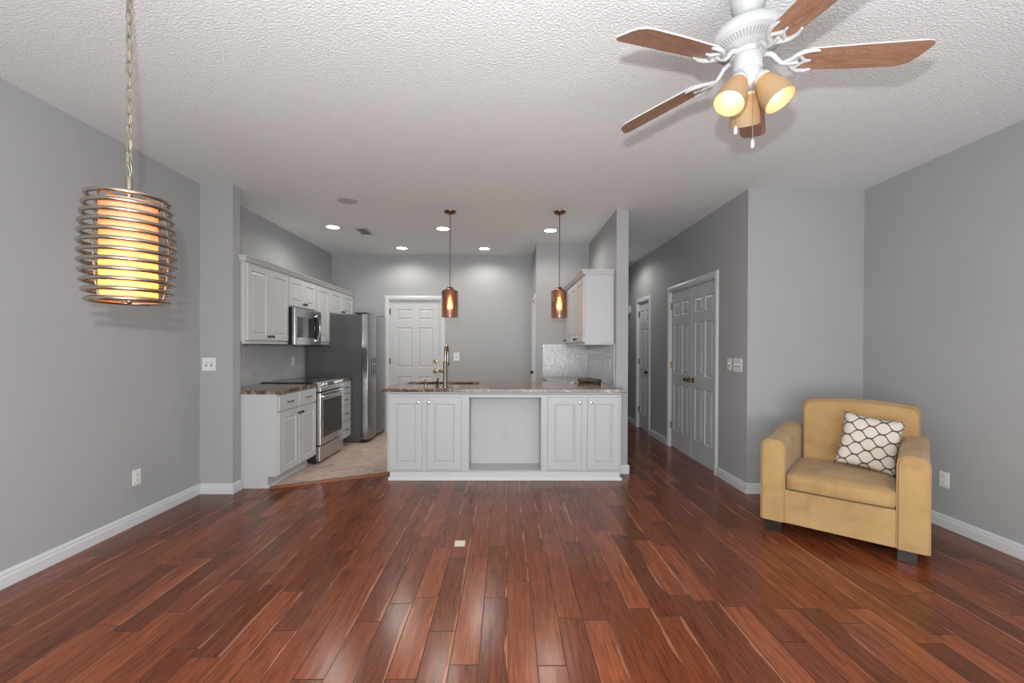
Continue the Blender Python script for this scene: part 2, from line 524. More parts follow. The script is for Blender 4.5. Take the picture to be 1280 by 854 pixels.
# ------------------------------------------------------------------ room shell
struct(MB().box(XL - .1, XR + .1, YR - .1, YE + .1, -.12, 0).build('floor', M_WOOD))
struct(MB().prism([(XL, 3.975), (-2.165, 3.99), (-1.05, 4.53), (.9, 4.55), (XP0, 4.56), (XP0, YQ), (XQ, YQ), (XQ, YB), (XL, YB)], 0.0003, .006).build('floor_kitchen', M_TILE))
struct(MB().box(XL - .1, XR + .1, YR - .1, YE + .1, H, H + .12).build('ceiling', M_CEIL))
struct(MB().box(XL - .12, XL, YR - .1, YB + .12, 0, H).build('wall_left', M_WALL))
struct(MB().box(XL, -2.421, YP, YP + .112, 0, H).build('wall_left_stub', M_WALL))
w = MB()
dx0, dx1, dz1 = -1.83, -1.014, 2.035
w.box(XL, dx0, YB, YB + .12, 0, H).box(dx1, XP0, YB, YB + .12, 0, H).box(dx0, dx1, YB, YB + .12, dz1, H)
struct(w.build('wall_kitchen_back', M_WALL))
struct(MB().box(XP0, XP1, YPT, YE, 0, H).build('wall_partition', M_WALL))
w = MB(); w.box(XQ, XP0, YQ, YQ + .1, 0, H); struct(w.build('wall_pantry_front', M_WALL))
jy0, jy1 = 6.075, 6.655
w = MB(); w.box(XQ, XQ + .1, YQ + .1, jy0, 0, H).box(XQ, XQ + .1, jy1, YB, 0, H).box(XQ, XQ + .1, jy0, jy1, 2.0, H)
struct(w.build('wall_pantry_side', M_WALL))
hy = [(4.459, 5.715, 2.045), (6.535, 7.105, 2.035)]
w = MB(); ys = YA
for a, b_, z in hy:
    w.box(XH, XH + .12, ys, a, 0, H).box(XH, XH + .12, a, b_, z, H); ys = b_
w.box(XH, XH + .12, ys, YE, 0, H)
struct(w.build('wall_hall_right', M_WALL))
struct(MB().box(XH + .12, XR, YA, YA + .12, 0, H).build('wall_alcove', M_WALL))
struct(MB().box(XR, XR + .12, YR - .1, YA + .12, 0, H).build('wall_right', M_WALL))
struct(MB().box(XP1, XH, YE - .02, YE + .1, 0, H).build('wall_hall_end', M_WALL))
w = MB(); wx0, wx1, wz = -1.6, 2.0, 2.1
w.box(XL, wx0, YR - .1, YR, 0, H).box(wx1, XR, YR - .1, YR, 0, H).box(wx0, wx1, YR - .1, YR, wz, H).box(wx0, wx1, YR - .1, YR, 0, .12)
struct(w.build('wall_rear', M_WALL))
fr = MB()
for a in (wx0, wx0 + 1.18, wx0 + 2.36, wx1 - .06): fr.box(a, a + .06, YR - .07, YR - .02, .12, wz)
fr.box(wx0, wx1, YR - .07, YR - .02, .12, .2).box(wx0, wx1, YR - .07, YR - .02, wz - .06, wz)
wf = struct(fr.build('window_1', M_TRIM))
MB().box(wx0 + .03, wx1 - .03, YR - .05, YR - .044, .18, wz - .03).build('pane', M_GLASS, wf)


def baseboard(name, runs):
    """runs: (p0, p1) with the room on the left-hand side of p0->p1"""
    mb = MB()
    prof = [(0, 0), (.016, 0), (.016, .058), (.012, .066), (.012, .078), (.006, .090), (0, .092)]
    for (x0, y0), (x1, y1) in runs:
        d = Vector((x1 - x0, y1 - y0, 0)); L = d.length; d.normalize(); n = Vector((-d.y, d.x, 0))
        rings = []
        for t in (0, L): rings.append([Vector((x0, y0, 0)) + d * t + n * a + Vector((0, 0, z)) for a, z in prof])
        mb.rings(rings)
    return struct(mb.build(name, M_TRIM))


e = .016
baseboard('baseboard_left', [((XL, YP), (XL, YR))])
baseboard('baseboard_stub', [((-2.421, YP), (XL + e, YP)), ((-2.421 + 0, YP + .110), (-2.421, YP - e))])
baseboard('baseboard_partition', [((XP1 + e, YPT), (XP0, YPT)), ((XP1, YE), (XP1, YPT - e))])
CW = .064   # casing width
baseboard('baseboard_hall', [((XH, YA), (XH, hy[0][0] - CW)), ((XH, hy[0][1] + CW), (XH, hy[1][0] - CW)), ((XH, hy[1][1] + CW), (XH, YE - .02))][::1])
baseboard('baseboard_alcove', [((XR, YA), (XH - e, YA))])
baseboard('baseboard_right', [((XR, YR), (XR, YA))])
baseboard('baseboard_kitchen_back', [((XQ, YB), (dx1 + CW, YB))])


def casing(name, M, w, h):
    """door casing around an opening of w x h, drawn on the local y=0 plane"""
    mb = MB(M)
    prof = [(0, 0), (0, -.011), (.008, -.016), (.040, -.019), (.056, -.013), (CW, -.008), (CW, 0)]
    # mitred run: inner path up, over and down
    def ring(px, pz, ox, oz): return [(px + ox * a, y, pz + oz * a) for a, y in prof]
    mb.rings([ring(0, 0, -1, 0), ring(0, h, -1, 1), ring(w, h, 1, 1), ring(w, 0, 1, 0)])
    # jamb lining
    for x0, x1 in ((0, .012), (w - .012, w)): mb.box(x0, x1, 0.0005, .11, 0, h)
    mb.box(0.012, w - .012, 0.0005, .11, h - .012, h)
    return struct(mb.build(name, M_TRIM))


def knob_on(parent, x, z, M, mat, name='knob', r=.026, y0=0):
    mb = MB(M); mb.axis_lathe([(r * 1.15, 0), (r * 1.15, .006), (r * .45, .010), (r * .42, .03), (r * .8, .036), (r, .048), (r * .9, .060), (r * .5, .066)], (x, y0, z), (0, -1, 0))
    return mb.build(name, mat, parent, smooth=True)


def six_panel(name, M, w, h, knob=None, knob_mat=None, hinges=None, hinge_mat=None, dead=False, yoff=.022):
    k = w / .806
    st = .118 * max(k, .8) if w > .7 else .088
    mul = .10 if w > .7 else .062
    pw = (w - 2 * st - mul) / 2
    c1, c2 = (st, st + pw), (w - st - pw, w - st)
    rows = [(1.715, 1.885), (.975, 1.60), (.235, .835)]
    rects = [(c[0], c[1], r[0], r[1]) for r in rows for c in (c1, c2)]
    M2 = M @ Matrix.Translation((0, yoff, .008))
    o = struct(MB(M2).panel(w, h, .036, rects, edge=.003, deep=.010, m1=.012, m2=.036, rise=.008).build(name, M_DOOR))
    if knob: knob_on(o, knob, .92, M2, knob_mat, r=.027)
    if dead:
        MB(M2).axis_lathe([(.030, 0), (.028, .012), (.012, .014), (.012, .03)], (knob, 0, 1.075), (0, -1, 0)).build('deadbolt', knob_mat, o, smooth=True)
    if hinges is not None:
        for z in (.24, 1.03, 1.80):
            mb = MB(M2); mb.axis_lathe([(.0075, 0), (.0075, .09)], (hinges, -.006, z), (0, 0, 1), 10); mb.box(hinges - .018, hinges + .018, -.0015, .001, z, z + .09)
            mb.build('hinge', hinge_mat or M_BRASS, o)
    return o


# kitchen back door (faces -y)
Mb = TR(dx0, YB, 0)
casing('trim_1', Mb, dx1 - dx0, dz1)
six_panel('door_1', TR(dx0 + .012, YB, 0), dx1 - dx0 - .024, 2.012, knob=.715, knob_mat=M_BRASS, hinges=-.002, hinge_mat=M_BRONZE, dead=True)
# pantry door on the side wall (faces -x): local x runs towards -Y
casing('trim_2', TR(XQ, jy1, 0, -PI / 2), jy1 - jy0, 2.0)
six_panel('door_2', TR(XQ, jy1 - .012, 0, -PI / 2), jy1 - jy0 - .024, 1.98, knob=.07, knob_mat=M_BRONZE, hinges=.556, hinge_mat=M_BRONZE)
# hall double door and hall single door (face -x)
a, b_, z = hy[0]
casing('trim_3', TR(XH, b_, 0, -PI / 2), b_ - a, z)
wl = (b_ - a - .03) / 2
six_panel('door_3', TR(XH, b_ - .012, 0, -PI / 2), wl, 2.02, knob=wl - .05, knob_mat=M_BRASS, hinges=0, hinge_mat=M_BRASS)
six_panel('door_4', TR(XH, b_ - .018 - wl, 0, -PI / 2), wl, 2.02, knob=.05, knob_mat=M_BRASS, hinges=wl, hinge_mat=M_BRASS)
a, b_, z = hy[1]
casing('trim_4', TR(XH, b_, 0, -PI / 2), b_ - a, z)
six_panel('door_5', TR(XH, b_ - .012, 0, -PI / 2), b_ - a - .024, 2.01, knob=.485, knob_mat=M_BRONZE, hinges=0, hinge_mat=M_BRONZE)

# oak reducer strip between the tile and the planks
mb = MB()
q = [(-2.165, 3.978), (-1.14, 4.478)]
d = (Vector(q[1]) - Vector(q[0])).normalized(); nn = Vector((-d.y, d.x))
rs = []
for p in q:
    p = Vector(p); rs.append([(*(p + nn * o_), z_) for o_, z_ in ((.038, .0065), (.034, .014), (.0, .014), (-.022, .001), (.0, .0005))])
mb.rings(rs); struct(mb.build('trim_5', M_TRANSW))

# ------------------------------------------------------------------ cabinets
def cab_door(parent, M, x0, x1, z0, z1, knob=None, kmat=M_BRONZE, kr=.0145, y=-.019, name='door', stile=.058, kname='knob'):
    w_, h_ = x1 - x0, z1 - z0
    M2 = M @ Matrix.Translation((x0, y, z0))
    st = min(stile, w_ * .26)
    o = MB(M2).panel(w_, h_, .019, [(st, w_ - st, st, h_ - st)], edge=.004, deep=.010, m1=.007, m2=.026, rise=.007).build(name, M_CAB, parent)
    if knob:
        MB(M2).axis_lathe([(kr * .55, 0), (kr * .4, .008), (kr * .4, .012), (kr * .9, .017), (kr, .022), (kr * .85, .028), (kr * .4, .031)], (knob[0] - x0, 0, knob[1] - z0), (0, -1, 0), 20).build(kname, kmat, o, smooth=True)
    return o


def drawer(parent, M, x0, x1, z0, z1, hw=.085, hmat=M_BRONZE):
    w_, h_ = x1 - x0, z1 - z0
    M2 = M @ Matrix.Translation((x0, -.019, z0))
    o = MB(M2).box(0, w_, 0, .019, 0, h_).build('drawer', M_CAB, parent, bevel=.005)
    cx_, cz_ = w_ / 2, h_ / 2
    MB(M2).tube([(cx_ - hw / 2, 0, cz_), (cx_ - hw / 2 + .004, -.020, cz_), (cx_ - hw / 4, -.025, cz_), (cx_ + hw / 4, -.025, cz_), (cx_ + hw / 2 - .004, -.020, cz_), (cx_ + hw / 2, 0, cz_)], .0048, 8).build('handle', hmat, o, smooth=True)
    return o


I4 = Matrix.Identity(4)
# -- left run, upper cabinets. local x -> +Y, front faces +X
UX = -2.385; UD = UX - XL - .0005
def upper(y0, y1, z0, z1, doors, label, rail=False):
    t = thing('upper_cabinet', label, 'cabinet', (UX, y0, z0), PI / 2)
    L_, h_ = y1 - y0 - .0015, z1 - z0
    mb = MB(); mb.box(0, L_, 0, UD, 0, h_); mb.build('body', M_CAB, t, bevel=.0015)
    for a, b2, k in doors: cab_door(t, I4, a - y0, b2 - y0, .012, h_ - .012, knob=(k - y0, .052) if k else None)
    if rail: MB().box(-.006, L_, -.012, .03, -.022, -.0005).build('light_rail', M_CAB, t, bevel=.004)
    return t


upper(3.968, 4.735, 1.352, 2.085, [(3.985, 4.345, 4.318), (4.352, 4.722, 4.380)], 'tall white upper cabinet with two doors, nearest the stub wall on the left', rail=True)
upper(4.737, 5.412, 1.742, 2.085, [(4.750, 5.078, 5.052), (5.086, 5.400, 5.112)], 'short white two-door upper cabinet directly above the microwave')
upper(5.414, 5.838, 1.352, 2.085, [(5.430, 5.826, None)], 'narrow white single-door upper cabinet between microwave and refrigerator', rail=True)
upper(5.840, 6.716, 1.752, 2.085, [(5.856, 6.262, 6.232), (6.270, 6.700, 6.302)], 'short white two-door upper cabinet above the refrigerator')
# crown running along the whole left run
mb = MB(); prof = [(.0, 0), (-.020, 0), (-.020, .008), (-.026, .014), (-.034, .030), (-.045, .038), (-.047, .048), (.0, .048)]
# along +Y at the front, with a short return on the near end
rs = [[(UX - .2, 3.968 + a * .93, 2.0865 + z_) for a, z_ in prof], [(UX - a, 3.968 + a * .93, 2.0865 + z_) for a, z_ in prof], [(UX - a, 6.727, 2.0865 + z_) for a, z_ in prof]]
mb.rings(rs)
tag(mb.build('crown_moulding', M_CAB), 'long white crown moulding running along the top of the left upper cabinets', 'moulding')

# -- left base cabinet (two drawers, two doors)
BX = -2.100; BD = BX - XL - .0005
t = thing('base_cabinet', 'white base cabinet with two drawers over two doors, left of the range', 'cabinet', (BX, 3.978, 0.0065), PI / 2)
mb = MB(); mb.box(0, .790, 0, BD, .102, .8605); mb.box(0, .790, .082, BD, -.006, .102)
mb.build('body', M_CAB, t, bevel=.002)
mb = MB(); mb.prism([(0, 0), (-.010, 0), (-.010, .012), (-.003, .020), (0, .020)], 0, .790, 'yz'); mb.bm.transform(Matrix.Translation((0, .082, 0))); mb.build('toe_moulding', M_TRIM, t)
mb = MB(); mb.box(-.004, -.0003, .02, BD, .84, .8605).build('end_moulding', M_CAB, t)
drawer(t, I4, .012, .388, .700, .848); drawer(t, I4, .400, .780, .700, .848)
cab_door(t, I4, .012, .388, .118, .688, knob=(.362, .640)); cab_door(t, I4, .400, .780, .118, .688, knob=(.428, .640))
# -- four drawer base between range and fridge
t = thing('drawer_cabinet', 'narrow white four-drawer base cabinet between range and refrigerator', 'cabinet', (BX, 5.462, 0.0065), PI / 2)
mb = MB(); mb.box(0, .365, 0, BD, .102, .8605); mb.box(0, .365, .082, BD, 0, .102); mb.build('body', M_CAB, t, bevel=.002)
for z0, z1 in ((.692, .846), (.535, .682), (.335, .525), (.118, .325)): drawer(t, I4, .010, .355, z0, z1, .075)


def counter(name, poly, label, hole=None):
    mb = MB(); mb.prism(poly, .868, .900)
    o = mb.build(name, M_GRAN, None, bevel=.004, seg=3)
    return tag(o, label, 'countertop')


counter('countertop', [(XL + .001, 3.964), (-2.07, 3.964), (-2.07, 4.768), (XL + .001, 4.768)], 'brown granite countertop on the base cabinet left of the range')
counter('countertop', [(XL + .001, 5.461), (-2.07, 5.461), (-2.07, 5.829), (XL + .001, 5.829)], 'short brown granite countertop between range and refrigerator')

# -- backsplashes
struct(MB().box(XL + .0005, XL + .010, 3.965, 5.80, .9015, 1.3515).build('trim_6', M_BSY))
struct(MB().box(.508, XP0 - .011, YQ - .010, YQ - .0005, .9015, 1.348).build('trim_7', M_BSX))
struct(MB().box(XP0 - .010, XP0 - .0005, 4.50, YQ - .0005, .9015, 1.346).build('trim_8', M_BSY))

# ------------------------------------------------------------------ range
t = thing('range', 'stainless steel slide-in range with black glass oven door and knobs', 'range', (-2.052, 4.7735, .0065), PI / 2)
RW = .682; RD = -2.052 - XL - .012
mb = MB(); mb.box(0.004, RW - .004, .04, RD, .022, .893)
for a in (.03, RW - .06): mb.box(a, a + .03, .06, .1, 0, .022); mb.box(a, a + .03, RD - .1, RD - .05, 0, .022)
mb.build('body', M_BLACK, t)
MB().box(0, RW, -.004, .04, .028, .192).build('storage_drawer', M_STEEL, t, bevel=.006)
dr = MB().box(0, RW, -.012, .04, .204, .788).build('oven_door', M_STEEL, t, bevel=.008)
MB().box(.075, RW - .075, -.0145, -.011, .285, .700).build('oven_window', M_BGLASS, dr, bevel=.002)
mb = MB(); mb.tube([(.04, -.045, .745), (.15, -.058, .748), (RW / 2, -.062, .749), (RW - .15, -.058, .748), (RW - .04, -.045, .745)], .013, 12)
for a in (.06, RW - .06): mb.box(a - .01, a + .01, -.05, -.01, .737, .753)
mb.build('handle', M_NICKEL, dr, smooth=True)
# sloping control fascia
mb = MB(); mb.prism([(-.012, .800), (-.012, .838), (.030, .905), (.075, .905), (.075, .800)], 0, RW, 'yz'); cp_ = mb.build('control_panel', M_STEEL, t, bevel=.003)
sl = Vector((0, .042, .067)).normalized(); nrm = Vector((0, -sl.z, sl.y))
for xk in (.075, .155, RW - .225, RW - .150, RW - .075):
    p = Vector((xk, -.012, .838)) + sl * .036
    MB().axis_lathe([(.024, 0), (.024, .004), (.018, .006), (.017, .026), (.013, .030)], p, nrm, 20).build('knob', M_CHROME, cp_, smooth=True)
p0 = Vector((.225, -.012, .838)); mb = MB()
a0 = p0 + sl * .014 + nrm * .0015; a1 = p0 + sl * .058 + nrm * .0015
mb.rings([[a0 - nrm * .001, a0 + Vector((.19, 0, 0)) - nrm * .001, a1 + Vector((.19, 0, 0)) - nrm * .001, a1 - nrm * .001], [a0, a0 + Vector((.19, 0, 0)), a1 + Vector((.19, 0, 0)), a1]])
mb.build('display', M_BGLASS, cp_)
ck = MB().box(-.001, RW + .001, .076, RD, .8935, .904).build('cooktop', M_BGLASS, t, bevel=.002)
for cx_, cy_, r_ in ((.18, .2, .09), (.5, .2, .075), (.18, .46, .075), (.5, .46, .09)):
    MB().lathe([(r_, 0), (r_, .0006), (r_ - .004, .0006), (r_ - .004, 0)], (cx_, cy_, .9042), 40, cap=False).build('burner_ring', M_VENT, ck)

# ------------------------------------------------------------------ microwave
t = thing('microwave', 'stainless over-the-range microwave with curved handle mounted above the range', 'microwave', (-2.318, 4.739, 1.322), PI / 2)
MW_, MH_, MD_ = .670, .393 + .022, -2.318 - XL - .001
MB().box(0.006, MW_ - .004, .022, MD_, .004, MH_).build('body', M_BLACK, t, bevel=.002)
dr = MB().box(0, MW_, -.012, .0215, 0, MH_ - .002).build('door', M_STEELD, t, bevel=.006)
MB().box(.055, .470, -.0145, -.0125, .085, .315).build('door_window', M_BGLASS, dr, bevel=.001)
mb = MB(); n_ = 16
pl = [(.505 - .052 * math.sin(PI * k / n_), .065 + .27 * k / n_) for k in range(n_ + 1)] + [(.57, .335), (.625, .335), (.625, .065), (.57, .065)]
mb.prism(pl, -.0145, -.0125, 'xz'); mb.build('control_panel', M_BGLASS, dr)
mb = MB(); mb.tube([(.505 + .055 * math.sin(PI * k / 14), -.03 - .012 * math.sin(PI * k / 14), .045 + .31 * k / 14) for k in range(15)], .012, 10)
for z_ in (.055, .345): mb.box(.503, .521, -.032, -.012, z_ - .008, z_ + .008)
mb.build('handle', M_CHROME, dr, smooth=True)
MB().box(.02, MW_ - .02, -.013, -.0115, MH_ - .05, MH_ - .025).build('vent_grille', M_STEELD, dr)

# ------------------------------------------------------------------ refrigerator (front faces +x, local x -> +Y)
FX = -1.948
t = thing('refrigerator', 'tall side-by-side stainless steel refrigerator with water dispenser and grey side', 'refrigerator', (FX, 5.842, .0065), PI / 2)
FW = .868; FD = FX - XL - .03
mb = MB(); mb.box(0, FW, .006, FD, .035, 1.735); mb.box(.02, FW - .02, .03, FD - .02, 0, .035)
mb.build('body', M_SIDE, t, bevel=.004)
def fdoor(x0, x1, name):
    n_ = 10; pts = []
    for k in range(n_ + 1):
        u = k / n_; x = x0 + (x1 - x0) * u
        y = -.085 - .022 * math.sin(PI * min(max(u, 0), 1)) ** .6
        pts.append((x, y))
    poly = [(x0, 0.0)] + pts + [(x1, 0.0)]
    return MB().prism(poly, .045, 1.745).build(name, M_STEELD, t, smooth=True, bevel=.004)
fd = fdoor(.001, .372, 'freezer_door'); fr_ = fdoor(.380, FW, 'fridge_door')
mb = MB(); mb.box(.105, .285, -.1105, -.1075, .885, 1.155); dp = mb.build('water_dispenser', M_STEELD, fd, bevel=.003)
MB().box(.125, .265, -.113, -.1106, 1.075, 1.145).build('dispenser_panel', M_BGLASS, dp, bevel=.002)
MB().box(.130, .260, -.1122, -.1106, .905, 1.055).build('dispenser_recess', M_SIDE, dp, bevel=.002)
MB().box(.3725, .3795, -.080, -.002, .05, 1.74).build('grip_channel', M_BLACK, t)
MB().box(.01, .20, -.07, .10, 1.7455, 1.762).build('hinge_cover', M_BLACK, t, bevel=.004)
MB().box(FW - .20, FW - .01, -.07, .10, 1.7455, 1.762).build('hinge_cover', M_BLACK, t, bevel=.004)
MB().box(.02, FW - .02, -.06, .02, .004, .044).build('toe_grille', M_BLACK, t)

# ------------------------------------------------------------------ peninsula
PX0, PX1, PY0, PY1 = -1.164, 1.138, 4.245, 5.08
t = thing('kitchen_peninsula', 'long white cabinet peninsula with four doors and an open centre niche', 'cabinet', (0, PY0, 0.0005))
PX1 -= .0005
nx0, nx1, nz0, nz1 = -.362, .346, .095, .812
mb = MB()
ND = .26
mb.box(PX0, nx0, 0, ND, .082, .8665).box(nx1, PX1, 0, ND, .082, .8665).box(nx0, nx1, 0, ND, nz1, .8665).box(nx0, nx1, 0, ND, .082, nz0)
mb.box(PX0, PX1 - .0, ND, PY1 - PY0, .082, .8665) if False else mb.box(PX0, -.30 - .85, ND, PY1 - PY0, .082, .8665)
mb.box(PX0 + .014, PX1 - .002, ND + .001, PY1 - PY0, .082, .60)
mb.box(PX0 + .014, PX1 - .002, PY1 - PY0 - .018, PY1 - PY0, .60, .8665)
mb.build('body', M_CAB, t, bevel=.0015)
MB().box(nx0 + .0005, nx1 - .0005, ND - .008, ND - .001, nz0 + .001, nz1 - .001).build('niche_back', M_NICHE, t)
# base trim, with a small shoe
mb = MB(); mb.box(PX0 + .028, PX1 - .012, -.002, .04, 0, .080)
mb.prism([(-.020, 0), (-.002, 0), (-.002, .030), (-.008, .020)], PX0 + .012, PX1 + .006, 'yz')
mb.build('base_trim', M_TRIM, t, bevel=.002)
mb = MB(); mb.prism([(-.018, .8665), (-.018, .858), (-.010, .848), (0, .838), (0, .8665)], PX0 - .012, PX1 + .002, 'yz'); mb.build('cove_moulding', M_CAB, t)
for x0, x1, kx in ((-1.146, -.820, -.855), (-.772, -.436, -.752), (.410, .745, .723), (.800, 1.118, .832)):
    cab_door(t, I4, x0, x1, .104, .818, knob=(kx, .766), kmat=M_CHROME, kr=.0165, stile=.068)

# worktop with the sink cut-out, one L-shaped slab
sx0, sx1, sy0, sy1 = -1.10, -.30, 4.70, 5.03
cyb = 5.12
cx0, cx1, cyf = -1.208, 1.180, 4.205
cl = .508
mb = MB()
def slab(mb, x0, x1, y0, y1): mb.box(x0, x1, y0, y1, .868, .900)
pts_o = [(cx0, cyf), (cx1, cyf), (cx1, YPT - .0175), (XP0 - .0005, YPT - .0175), (XP0 - .0005, YQ - .0005), (cl, YQ - .0005), (cl, cyb), (cx0, cyb)]
pts_h = [(sx0, sy0), (sx1, sy0), (sx1, sy1), (sx0, sy1)]
bm = mb.bm
for zz in (.868, .900):
    vo = [bm.verts.new((x, y, zz)) for x, y in pts_o]; vh = [bm.verts.new((x, y, zz)) for x, y in pts_h]
    es = [bm.edges.new((vo[i], vo[(i + 1) % len(vo)])) for i in range(len(vo))] + [bm.edges.new((vh[i], vh[(i + 1) % 4])) for i in range(4)]
    bmesh.ops.triangle_fill(bm, use_beauty=True, use_dissolve=False, edges=es)
    if zz == .868: lo_o, lo_h = vo, vh
    else: hi_o, hi_h = vo, vh
for a, b2 in ((lo_o, hi_o), (lo_h, hi_h)):
    n_ = len(a)
    for i in range(n_): bm.faces.new([a[i], a[(i + 1) % n_], b2[(i + 1) % n_], b2[i]])
tag(mb.build('countertop', M_GRAN, None, bevel=.004, seg=3), 'L-shaped brown granite countertop with white veins, over the peninsula', 'countertop')

# right leg base cabinet under the L
t = thing('base_cabinet', 'white base cabinet under the countertop return along the partition wall', 'cabinet', (.56, 5.955, .0065), -PI / 2)
mb = MB(); mb.box(0, .86, 0, XP0 - .56 - .002, .1, .8605).box(0, .86, .07, XP0 - .56 - .002, 0, .1); mb.build('body', M_CAB, t, bevel=.002)
cab_door(t, I4, .02, .42, .115, .85, knob=(.39, .80)); cab_door(t, I4, .44, .84, .115, .85, knob=(.47, .80))

# sink
mb = MB(); th = .004
mb.box(sx0 - .012, sx1 + .012, sy0 - .012, sy1 + .012, .70, .704)
mb.box(sx0 - .012, sx0 - .008, sy0 - .012, sy1 + .012, .704, .8672).box(sx1 + .008, sx1 + .012, sy0 - .012, sy1 + .012, .704, .8672)
mb.box(sx0 - .008, sx1 + .008, sy0 - .012, sy0 - .008, .704, .8672).box(sx0 - .008, sx1 + .008, sy1 + .008, sy1 + .012, .704, .8672)
t = tag(mb.build('sink', M_STEELD), 'dark undermount sink set into the peninsula countertop behind the faucet', 'sink')
MB().lathe([(.045, 0), (.045, .003), (.03, .001)], (-.7, 4.87, .7045)).build('drain', M_CHROME, t)

# faucet
fx, fy = -.622, 4.42
t = thing('faucet', 'tall gooseneck faucet with side lever, bronze toned, standing at the sink', 'faucet', (fx, fy, .9005))
MB().lathe([(.030, 0), (.030, .006), (.024, .010), (.0225, .012), (.0225, .255), (.018, .262)]).build('base', M_CHAMP, t, smooth=True)
pts_ = [(0, 0, .255), (0, 0, .36)] + [(0, .09 - .09 * math.cos(a), .345 + .085 * math.sin(a)) for a in [PI * k / 12 for k in range(1, 12)]] + [(0, .18, .34), (0, .18, .27)]
MB().tube(pts_, .0135, 14).build('spout', M_CHAMP, t, smooth=True)
MB().axis_lathe([(.017, 0), (.018, .06), (.015, .065)], (0, .18, .275), (0, 0, -1), 18).build('spray_head', M_CHAMP, t, smooth=True)
hb = MB().axis_lathe([(.015, .018), (.015, .060), (.012, .066)], (0, 0, .160), (-1, 0, 0), 16).build('handle', M_CHAMP, t, smooth=True)
MB().tube([(-.066, 0, .155), (-.068, 0, .20), (-.069, 0, .252)], [.006, .005, .0045], 10).build('lever', M_CHAMP, hb, smooth=True)
t = thing('soap_dispenser', 'small metal soap dispenser pump standing left of the faucet', 'soap dispenser', (-.822, 4.42, .9005))
MB().lathe([(.021, 0), (.021, .005), (.013, .009), (.012, .05), (.014, .054), (.014, .066), (.009, .072)]).build('body', M_CHAMP, t, smooth=True)
MB().tube([(0, 0, .070), (0, 0, .096), (0, .02, .100), (0, .07, .094)], .0065, 10).build('spout', M_CHAMP, t, smooth=True)
t = thing('water_tap', 'short dark filtered water tap between soap dispenser and faucet', 'faucet', (-.710, 4.47, .9005))
MB().lathe([(.018, 0), (.018, .005), (.010, .009), (.010, .045), (.013, .05), (.008, .058)]).build('base', M_BRONZE, t, smooth=True)
MB().tube([(0, 0, .05), (0, .01, .075), (0, .045, .085), (0, .07, .06)], .005, 10).build('spout', M_BRONZE, t, smooth=True)

# tray
t = thing('oval_tray', 'oval dark bronze openwork tray on the right end of the countertop', 'tray', (.955, 4.93, .9005))
def oval(a, b2, z_, n_=36): return [(a * math.cos(2 * PI * k / n_), b2 * math.sin(2 * PI * k / n_), z_) for k in range(n_)]
MB().rings([oval(.12, .16, 0), oval(.12, .16, .006)]).build('base', M_TRAY, t)
mb = MB(); mb.tube(oval(.135, .175, .034), .006, 8, closed=True)
for k in range(36):
    a = 2 * PI * k / 36; a2 = a + .17
    mb.tube([(.118 * math.cos(a), .158 * math.sin(a), .005), (.135 * math.cos(a2), .175 * math.sin(a2), .034)], .003, 6)
mb.build('rim', M_TRAY, t, smooth=True)
mb = MB()
for s_ in (-1, 1): mb.tube([(.04 * s_, -.1, .012), (-.03 * s_, -.03, .016), (.05 * s_, .04, .014), (-.02 * s_, .11, .012)], .009, 8)
mb.build('scrollwork', M_TRAY, t, smooth=True)
mb = MB(); mb.prism([(-.04, -.03), (.02, -.05), (.05, 0), (.01, .04), (-.03, .03)], 0, .003)
mb.prism([(-.02, -.02), (.04, -.01), (.02, .05)], .003, .012)
o = mb.build('crumpled_wrapper', M_CHROME); o.location = (.765, 4.98, .9005); tag(o, 'small shiny scrap of wrapper lying beside the oval tray', 'wrapper')

# ------------------------------------------------------------------ right upper cabinet (faces -x, local x -> -Y)
t = thing('upper_cabinet', 'white upper cabinet with three narrow doors on the partition wall', 'cabinet', (.835, 5.9545, 1.352), -PI / 2)
CL = 5.9545 - 4.571; cd = XP0 - .835 - .0005
MB().box(0, CL, 0, cd, 0, .728).build('body', M_CAB, t, bevel=.0015)
dw = (CL - .02) / 3
for k, kn in enumerate((.12, .87, 0.99)):
    x0 = .006 + k * dw
    kx = (x0 + .04, x0 + dw - .04, x0 + .035)[k]
    cab_door(t, I4, x0 + .004, x0 + dw - .004, .012, .716, knob=(kx, .05), stile=.07, kr=.016)
mb = MB()
rs = [[(0, a, .729 + z_) for a, z_ in prof], [(CL - a * .9, a, .729 + z_) for a, z_ in prof], [(CL - a * .9, cd, .729 + z_) for a, z_ in prof]]
mb.rings(rs); mb.build('crown', M_CAB, t)
MB().box(0, CL + .006, -.012, cd, -.016, -.0005).build('light_rail', M_CAB, t, bevel=.003)

